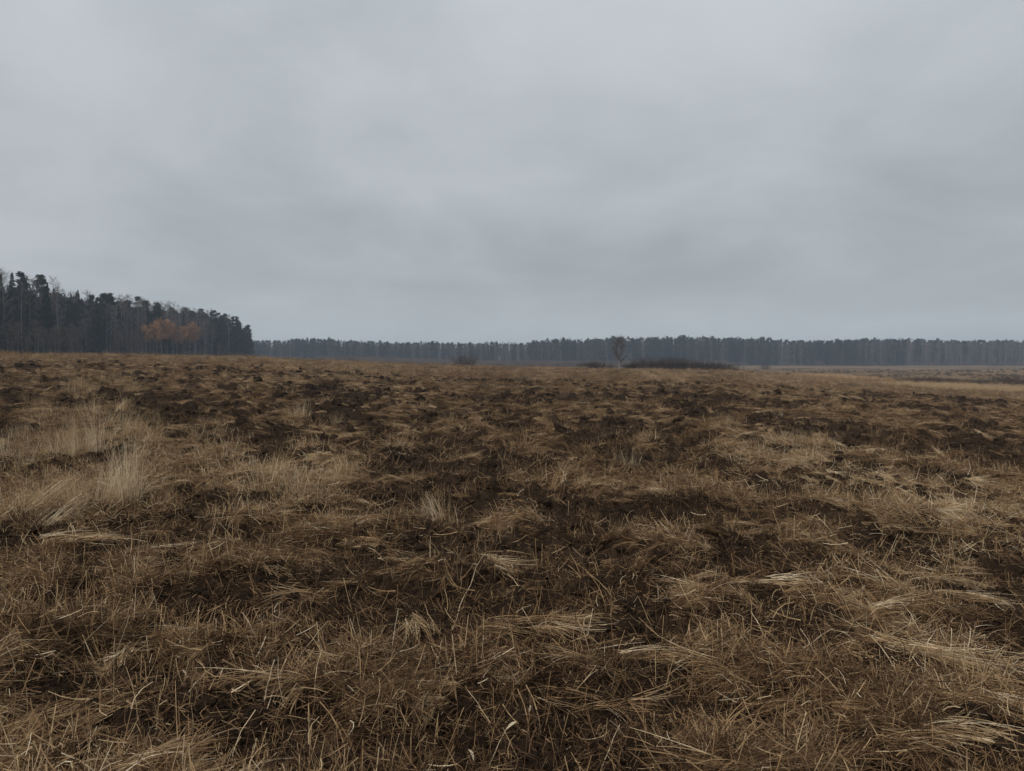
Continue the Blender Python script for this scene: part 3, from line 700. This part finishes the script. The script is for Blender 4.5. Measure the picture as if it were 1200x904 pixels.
# two-part prototypes (trunk + crown) for the left wood, one-mesh versions for the distance
def two(fn, mt, mc, extra=None, **kw):
    a, b2 = MB(), MB(); fn(a, b2, **kw); return a.mesh('trunk', [mt]), b2.mesh('crown', [mc] + ([extra] if extra else []))
def one(fn, mt, mc, **kw):
    a = MB(); fn(a, a, mt=0, mc=1, **kw); return a.mesh('tree', [mt, mc])
near = {'spruce_tree': [two(spruce, mat_pbark, mat_spruce, H=20, low=lo, wid=w, dens=1.6, ns=.34) for lo, w in ((.06, .15), (.1, .17), (.2, .14))],
        'pine_tree': [two(pine, mat_pbark, mat_pine, H=20, base=b3, rx=r3, nclump=48, per=50, ns=.30) for b3, r3 in ((.4, 2.0), (.3, 2.2), (.48, 1.9), (.2, 2.3))],
        'birch_tree': [two(birch, mat_bbark, mat_twig, H=19, base=b3, rx=r3) for b3, r3 in ((.35, 2.0), (.28, 2.4), (.42, 1.8))],
        'rust_leaved_tree': [two(birch, mat_bbark, mat_twig, mat_rust, H=9, base=.5, rx=1.9, nl=20, tw=20, leaf=5, ml=1, r0=.07) for _ in range(2)],
        'young_birch': [two(birch, mat_bbark, mat_olive, H=10, base=.3, rx=1.8, nl=28, tw=30, r0=.07, tww=0.04) for _ in range(2)],
        'slim_birch': [two(birch, mat_bbark, mat_twig, H=14, base=.5, rx=1.3, nl=20, tw=26, r0=.075, tww=.035) for _ in range(2)],
        'edge_pine': [two(pine, mat_pbark, mat_pine, H=19, base=.06, rx=3.6, nclump=90, per=52, skirt=True, ns=.30)]}
def tree(kind, x, y, H, H0, label, cat, group, name=None):
    v = R.choice(near[kind]); z = float(macro(np.array([x]), np.array([y]))[0]) - 0.1
    e_ = bpy.data.objects.new(name or kind, None); scene.collection.objects.link(e_); e_.location = (x, y, z)
    s = H/H0; e_.scale = (s*R.uniform(.9, 1.15), s*R.uniform(.9, 1.15), s); e_.rotation_euler = (R.uniform(-.02, .02), R.uniform(-.02, .02), R.uniform(0, 6.28))
    link('trunk', v[0], e_); link('crown', v[1], e_)
    return tag(e_, label, cat, group)
def zone(y):
    return 0 if y < 225 else 1 if y < 262 else 2 if y < 320 else 3
ZP = [(0, 'at the left frame edge'), (45, 'beside the two leaning pale birches'), (95, 'above the brown young birches'), (130, 'over the bushy green pines'),
      (175, 'left of the rust leaved trees'), (235, 'behind the rust leaved trees'), (265, 'just right of the rust leaves'), (9999, 'at the tapering right tip')]
def zname(x, y):
    px = 600 + FPX*x/y
    return [w for lim, w in ZP if px < lim][0]
# left wood: edge runs away from the camera along x = -131
used = []
def free(x, y, m):
    for a, b2 in used:
        if (a-x)**2 + (b2-y)**2 < m*m: return False
    used.append((x, y)); return True
cnt = 0
for row, (dx, step) in enumerate(((0, 3.2), (4.5, 3.6), (9.5, 4.2))):
    y = 163.0
    while y < 388 - row*2:
        xx = -131 - dx + R.uniform(-1.6, 1.6); yy = y + R.uniform(-1.2, 1.2); zn = zone(yy)
        pk = R.random()
        if zn == 0: kind = 'spruce_tree' if pk < .60 else 'pine_tree' if pk < .80 else 'birch_tree'
        elif zn == 1: kind = 'spruce_tree' if pk < .55 else 'pine_tree' if pk < .8 else 'birch_tree'
        elif zn == 2: kind = 'birch_tree' if pk < (.62 if row < 2 else .3) else 'pine_tree' if pk < .85 else 'spruce_tree'
        else: kind = 'pine_tree' if pk < .55 else 'spruce_tree' if pk < .92 else 'birch_tree'
        Ht = R.uniform(19.8, 22.0) + (1.6 if zn == 0 else 0)
        if yy > 362 and kind == 'spruce_tree': kind = 'pine_tree'
        if yy > 372: Ht = 20 - (yy-372)*0.2
        if row == 0 and kind != 'birch_tree': Ht *= R.uniform(.72, 1.0)
        if free(xx, yy, 1.6):
            nm = {'spruce_tree': 'dark spruce', 'pine_tree': 'dark pine', 'birch_tree': 'bare pale birch'}[kind]
            lb = '%s %s, %s' % (nm, ['in front', 'in the second row', 'in the third row'][row], zname(-131-dx, yy))
            tree(kind, xx, yy, Ht, 19 if kind == 'birch_tree' else 20, lb, kind.split('_')[0] + ' tree', lb); cnt += 1
        y += step
# lone stems of the wood edge
for (px, dx, hh, lab, kd) in [(27,2,20,'tall forked looking pale birch standing left of two at the wood edge','birch_tree'),(37,2,19,'tall pale leaning birch standing right of two at the wood edge','birch_tree'),
    (125,2,18,'single slim pale birch topping the near wood','birch_tree'),(168,2,18,'pale birch left of the rust leaved trees','birch_tree'),(190,2,17,'pale birch rising above the rust leaves','birch_tree'),
    (207,2,17,'pale birch rising right of the rust leaves','birch_tree'),(221,2,16,'pale birch between rust leaves and dark pines','birch_tree')]:
    x = -131 + dx; y = x/((px-600)/FPX); tree(kd, x, y, hh, 19, lab, 'birch tree', 'birches of the near wood edge')
for (px, dx, hh, lab) in [(180,5,11,'rust leaved young tree, leftmost and palest of the orange ones'),(190,5,13,'brightest orange leaved young tree before the wood'),(197,5,13,'orange leaved young tree right of the brightest one'),
    (204,5,11.5,'low orange leaved tree in the middle of the row'),(229,4,13.5,'rust leaved tree standing apart on the right'),(214,4,11.5,'faded brown leaved young tree in the row'),(184,6,12,'soft orange young tree filling in between the leftmost and the brightest'),(222,5,12,'soft orange young tree just left of the one standing apart'),(172,5,10.5,'dull rust leaved young tree on the left of the orange ones')]:
    x = -131 + dx; y = x/((px-600)/FPX); tree('rust_leaved_tree', x, y, hh, 9, lab, 'tree', 'rust leaved young trees before the wood')
for (px, dx, hh) in [(52,6,9.5),(58,6,8),(70,7,8),(76,6,8),(84,7,9.5),(88,6,7),(45,6,7),(66,6,6.5),(12,7,8),(24,6,7),(98,6,6),(136,5,8),(146,5,8),(154,5,9),(162,5,9),(172,5,9),(186,4,8),(200,4,8),(218,4,8),(240,3,7),(252,3,7),(262,3,6)]:
    x = -131 + dx; y = x/((px-600)/FPX)
    lb = 'low brown bare young birch before the wood, ' + ('below the two leaning pale birches' if px < 40 else 'just right of the two leaning pale birches' if px < 62 else 'midway to the bushy green pines' if px < 80 else 'touching the bushy green pines' if px < 100 else 'left of the rust leaves' if px < 165 else 'under the brightest rust leaves' if px < 205 else 'under the right rust tree' if px < 235 else 'right of the rust leaves')
    for q in range(3): tree('young_birch', x + R.uniform(-2, 1.5), y + R.uniform(-4, 4), hh*R.uniform(.7, 1.1), 10, lb, 'birch tree', lb)
for q in range(34):
    y = R.uniform(228, 338); x = -131 + R.uniform(1, 4)
    lb = 'slim pale stemmed birch in the thin row before the wood, ' + ('left of the rust leaves' if 600 + FPX*x/y < 175 else 'among the rust leaves' if 600 + FPX*x/y < 213 else 'near the right rust tree')
    tree('slim_birch', x, y, R.uniform(11, 17), 14, lb, 'birch tree', lb, name='birch_tree')
for (px, y, hh, lab) in [(288,392,17,'last big pine at the right tip of the near wood'),(280,386,18.5,'big pine second from the right tip of the near wood'),(294,398,11,'low bushy pine closing the right tip of the wood'),
                          (270,378,19,'broad dark pine third from the right tip'),(258,366,19.5,'broad dark pine fourth from the right tip'),(108,228,9,'young green spruce looking pine bushed to the ground at the wood edge'),(118,234,10,'bushy young pine right of the first bushy one')]:
    x = (px-600)/FPX*y; tree('edge_pine', x, y, hh, 19, lab, 'pine tree', 'pines branched to the ground', name='pine_tree')

# one-mesh distance trees
far = {'s': [one(spruce, mat_pbark, mat_spruce, H=20, low=lo, wid=w, dens=.6) for lo, w in ((.06, .13), (.1, .15), (.08, .11))],
       'p': [one(pine, mat_pbark, mat_pine, H=20, base=b3, rx=2.2, nclump=32, per=22) for b3 in (.3, .45, .2)],
       'b': [one(birch, mat_fbark, mat_twig, H=19, base=b3, rx=2.3, nl=26, tw=24, tww=.055) for b3 in (.15, .25, .2)]}
for nm, kk in (('farspruce', 's'), ('farpine', 'p'), ('farbirch', 'b')): source(nm, far[kk])
source('nearwood', [m for kk in 'psb' for m in far[kk]])
# wood behind the first rows (cannot be told apart): one mass
n = 1700; x = -131 - 11 - 60*rng.random(n)**1.3; y = U(n, 140, 388); k = y < 392 - (-145-x)*0.05; x, y = x[k], y[k]; m = len(x)
scatter('wood_interior', 'nearwood', x, y, macro(x, y)-.1, np.stack([0*x, 0*x, U(m, 0, 6.28)], -1), U(m, .9, 1.07), np.zeros(m), 'dark trees deep inside the near wood', var=rng.choice([0, 1, 2, 3, 4, 5, 6, 7, 8], m))

# far wood across the plain
FTX = np.array([200, 300, 370, 390, 400, 470, 560, 625, 640, 700, 800, 870, 950, 1000, 1040, 1100, 1150, 1200, 1500], float)
FTY = np.array([398, 398, 396.5, 396.5, 398, 400, 401.5, 401, 397.5, 395.5, 393.5, 395.5, 398.5, 396.5, 396, 397.5, 399, 398.5, 398], float)
def far_h(px, y, z): return (HORIZ - np.interp(px, FTX, FTY) + 0.9*vnoise(np.asarray(px)/23.0, 3.3 + 0*np.asarray(px), 5) + .7*vnoise(np.asarray(px)/9.0, 1.3 + 0*np.asarray(px), 6))/FPX*y + EYE - z
def far_mix(px):
    # spruce, pine, birch
    if px < 470: return (.55, .3, .15)
    if px < 620: return (.35, .2, .45)
    if px < 900: return (.5, .3, .2)
    if px < 1010: return (.4, .3, .3)
    if px < 1060: return (.3, .25, .45)
    return (.1, .12, .78)
def far_zone(px):
    for lim, w in ((400, 'beside the tip of the near wood'), (520, 'left of the lone dark bush'), (640, 'in the low dip of the far line'), (720, 'left of the lone birch'), (860, 'behind the brush thicket'), (960, 'over the small dark bush'), (1060, 'above the golden sedge patch')):
        if px < lim: return w
    return 'at the right end of the far line'
FN = {'s': ('spruce_tree', 'hazy blue grey spruce', 'spruce tree'), 'p': ('pine_tree', 'hazy blue grey pine', 'pine tree'), 'b': ('birch_tree', 'hazy bare birch', 'birch tree')}
y0f = 640.0; px = 262.0
while px < 1245:
    y = y0f + R.uniform(-3, 3); x = (px-600)/FPX*y; mixp = far_mix(px); q = R.random()
    kk = 's' if q < mixp[0] else 'p' if q < mixp[0]+mixp[1] else 'b'
    z = float(macro(np.array([x]), np.array([y]))[0]); Ht = far_h(px, y, z)*(R.uniform(.90, .99) if R.random() < .85 else R.uniform(.99, 1.05))
    nm, lb, cat = FN[kk]
    o = link(nm, R.choice(far[kk])); o.location = (x, y, z-.1); s = Ht/20; o.scale = (s*R.uniform(.8, 1.1), s*R.uniform(.8, 1.1), s); o.rotation_euler = (0, 0, R.uniform(0, 6.28))
    tag(o, '%s in the far wood %s' % (lb, far_zone(px)), cat, '%s in the far wood %s' % (lb, far_zone(px)))
    px += R.uniform(3.4, 5.2)
n = 4200; y = y0f + 4 + 150*rng.random(n)**1.3; pxx = U(n, 120, 1420); x = (pxx-600)/FPX*y; z = macro(x, y)
Hs = far_h(pxx, y, z)*np.where(rng.random(n) < .06, U(n, .97, 1.04), U(n, .82, .98))/20
kinds = np.array([rng.choice(3, p=far_mix(q)) for q in pxx]); kinds = np.where((y > y0f+35) & (kinds == 2), rng.integers(0, 2, n), kinds); var = kinds.copy()
vmap = {0: (6, 7, 8), 1: (0, 1, 2), 2: (3, 4, 5)}    # name order of the shapes is p, s, b -> see below
vi = np.array([ {0: 3, 1: 0, 2: 6}[q] + rng.integers(0, 3) for q in kinds])
scatter('far_wood', 'nearwood', x, y, z-.1, np.stack([0*x, 0*x, U(n, 0, 6.28)], -1), Hs, np.zeros(n), 'hazy mass of trees inside the far wood', var=vi)

n = 1600; pxx = U(n, 200, 1300); y = y0f - 2 + 90*rng.random(n)
pxx = np.concatenate([pxx, U(900, 380, 850)]); y = np.concatenate([y, U(900, 480, 636)]); n = len(y); x = (pxx-600)/FPX*y
bs = []
for k in range(3):
    a = MB(); bush(a, 4.0, 5.0, 300, 0, w=.07); bs.append(a.mesh('understory', [mat_olive]))
source('understory', bs)
scatter('far_undergrowth', 'understory', x, y, macro(x, y), np.stack([0*x, 0*x, U(n, 0, 6.28)], -1), U(n, .6, 1.3), np.zeros(n), 'hazy undergrowth along the foot of the far wood')
n = 500; x = -131 - 12*rng.random(n); y = U(n, 160, 392)
scatter('near_undergrowth', 'understory', x, y, macro(x, y), np.stack([0*x, 0*x, U(n, 0, 6.28)], -1), U(n, .5, 1.2), np.zeros(n), 'bare undergrowth along the foot of the near wood')

n = 1500; pxx = U(n, 850, 1300); y = 128 + 260*rng.random(n)**1.2; x = (pxx-600)/FPX*y
k = (fbm(x/5, y, 14, 3, 191) > 0.12) & (rng.random(n) < plainmask(x, y)) & ~((np.abs(pxx-985) < 60) & (y < 165)); x, y = x[k], y[k]; m = len(x)
scatter('plain_scrub', 'understory', x, y, ground(x, y), np.stack([0*x, 0*x, U(m, 0, 6.28)], -1), U(m, .09, .2), np.zeros(m), 'low brown scrub in uneven bands over the far plain')

# the lone birch, the thicket and single bushes
def bush_thing(px, py, y, H, W_, label, n=260, m=mat_dkbrush, grp=None, sx=1.0):
    x = (px-600)/FPX*y; z = float(ground(np.array([x]), np.array([y]))[0])
    a = MB(); bush(a, H, W_, n, 0); o = link('bush', a.mesh('bush', [m])); o.location = (x, y, z-.05); o.scale = (sx, 1, 1)
    return tag(o, label, 'bush', grp)
x, y = (726-600)/FPX*148, 148.0
mat_lone = simple('dark_birch_twigs', (0.060, 0.047, 0.038), (0.14, 0.108, 0.084), 1.2)
mat_white = simple('white_birch_bark', (0.30, 0.29, 0.28), (0.68, 0.66, 0.63), 2.5)
lone = [two(birch, mat_white, mat_lone, H=6.4, base=.12, rx=1.4, nl=38, tw=40, r0=.13, tww=.032)]; near['lone'] = lone
tree('lone', x, y, 6.0, 6.4, 'lone slender white stemmed birch on the skyline of the field', 'birch tree', None, name='birch_tree')
k = 0
for px, H in ((688,1.6),(700,1.5),(712,1.3),(738,1.4),(748,2.0),(758,2.2),(768,2.0),(778,2.3),(788,2.4),(798,2.1),(808,2.3),(818,2.2),(828,1.9),(838,2.0),(848,1.9),(856,1.5)):
    where = 'left of the lone birch' if px < 726 else 'just right of the lone birch' if px < 770 else 'in the middle of the thicket' if px < 820 else 'at the right end of the thicket'
    bush_thing(px, 0, 156 + R.uniform(-5, 6), H*R.uniform(1.0, 1.45) + 0.5*math.exp(-((px-775)/22)**2), R.uniform(2.4, 3.8), 'bare dark bush of the low thicket ' + where, 300, grp='thicket bushes ' + where)
bush_thing(545, 0, 170, 3.6, 4.2, 'lone dark rounded bush on the skyline left of the middle', 420)
bush_thing(30, 0, 92, 0.75, 1.3, 'small dark bush on the skyline before the near wood', 260)
bush_thing(897, 0, 380, 3.8, 3.6, 'small dark bush standing alone on the far plain', 300)
bush_thing(653, 0, 120, 0.9, .5, 'thin dark weed standing on the field crest', 40)
bush_thing(472, 0, 29, .55, .3, 'dark seeding weed on the upper field left of centre', 14)
for px, y, H, W_, lab in [(1022,165,1.7,7,'low dark brush behind the right end of the golden sedge patch'),(1040,160,1.4,6,'low dark brush right of the golden sedge patch'),(900,150,.8,6,'low brush strip left of the golden sedge patch'),
    (805,118,.45,4,'tiny dark weed strip before the thicket'),(1066,138,1.1,4,'low dark brush at the left end of the pale sedge bed'),(1085,150,1.4,8,'low dark brush behind the pale sedge bed, left part'),
    (1105,150,1.4,8,'low dark brush behind the pale sedge bed, left of middle'),(1128,152,1.5,8,'low dark brush behind the pale sedge bed, middle'),(1152,152,1.3,8,'low dark brush behind the pale sedge bed, right of middle'),
    (1178,150,1.5,8,'low dark brush behind the pale sedge bed, right part'),(1198,148,1.3,7,'low dark brush at the right frame edge'),(1060,250,1.2,10,'low grey brush far out on the plain'),(1130,300,1.4,14,'low grey brush farthest out on the plain')]:
    bush_thing(px, 0, y + R.uniform(-6, 8), H*R.uniform(.6, 1.2), W_*R.uniform(.6, 1.1), lab, 500, m=mat_dkbrush, grp='low brush on the plain')
# sedge on the plain: standing pale and golden grass
n = 16000; y = 104 + 230*rng.random(n)**1.4; pxx = U(n, 840, 1300); x = (pxx-600)/FPX*y
gold = np.exp(-((pxx-985)/50)**2 - ((y-150)/14)**2) + np.exp(-((pxx-1150)/80)**2 - ((y-111)/6)**2)
k = rng.random(n) < (0.25 + gold)*plainmask(x, y); x, y, gold = x[k], y[k], gold[k]; m = len(x)
scatter('plain_sedge', 'wisp', x, y, ground(x, y), np.stack([G(m, .1), G(m, .1), U(m, 0, 6.28)], -1), U(m, .8, 1.5), -0.08 + 0.25*np.clip(gold, 0, 1) + 0.12*fbm(x/4, y, 20, 2, 97) + G(m, .05), 'golden and brown sedge standing on the low plain')
q1, q2, q3 = 500, 600, 600; n = q1+q2+q3
pxx = np.concatenate([rng.normal(985, 34, q1), rng.normal(1105, 28, q2), rng.normal(1175, 32, q3)])
y = np.concatenate([rng.normal(150, 6, q1), rng.normal(111, 3.5, q2), rng.normal(110, 3, q3)]); x = (pxx-600)/FPX*y
scatter('golden_sedge', 'wisp', x, y, ground(x, y), np.stack([G(n, .1), G(n, .1), U(n, 0, 6.28)], -1), U(n, 1.0, 1.8), 0.20 + G(n, .06), 'bright golden sedge patches on the right of the field')

# ------------------------------------------------------------------ air
mh = bpy.data.materials.new('haze'); mh.use_nodes = True; t = mh.node_tree; t.nodes.clear()
o_ = t.nodes.new('ShaderNodeOutputMaterial'); pv = t.nodes.new('ShaderNodeVolumePrincipled')
pv.inputs['Color'].default_value = (0.72, 0.84, 1.0, 1); pv.inputs['Density'].default_value = 0.00043; pv.inputs['Anisotropy'].default_value = 0.0
t.links.new(pv.outputs[0], o_.inputs['Volume'])
zlo, zhi = float(GZ.min()) - 1.0, 32.0; Rr = 1600.0
V = np.array([(sx*Rr, sy*Rr, z) for z in (zlo, zhi) for sx, sy in ((-1, -1), (1, -1), (1, 1), (-1, 1))])
F = np.array([(0, 3, 2, 1), (4, 5, 6, 7), (0, 1, 5, 4), (1, 2, 6, 5), (2, 3, 7, 6), (3, 0, 4, 7)])
tag(link('haze', arr_mesh('haze', V, F, [mh])), 'thin damp haze over the whole field', kind='stuff')
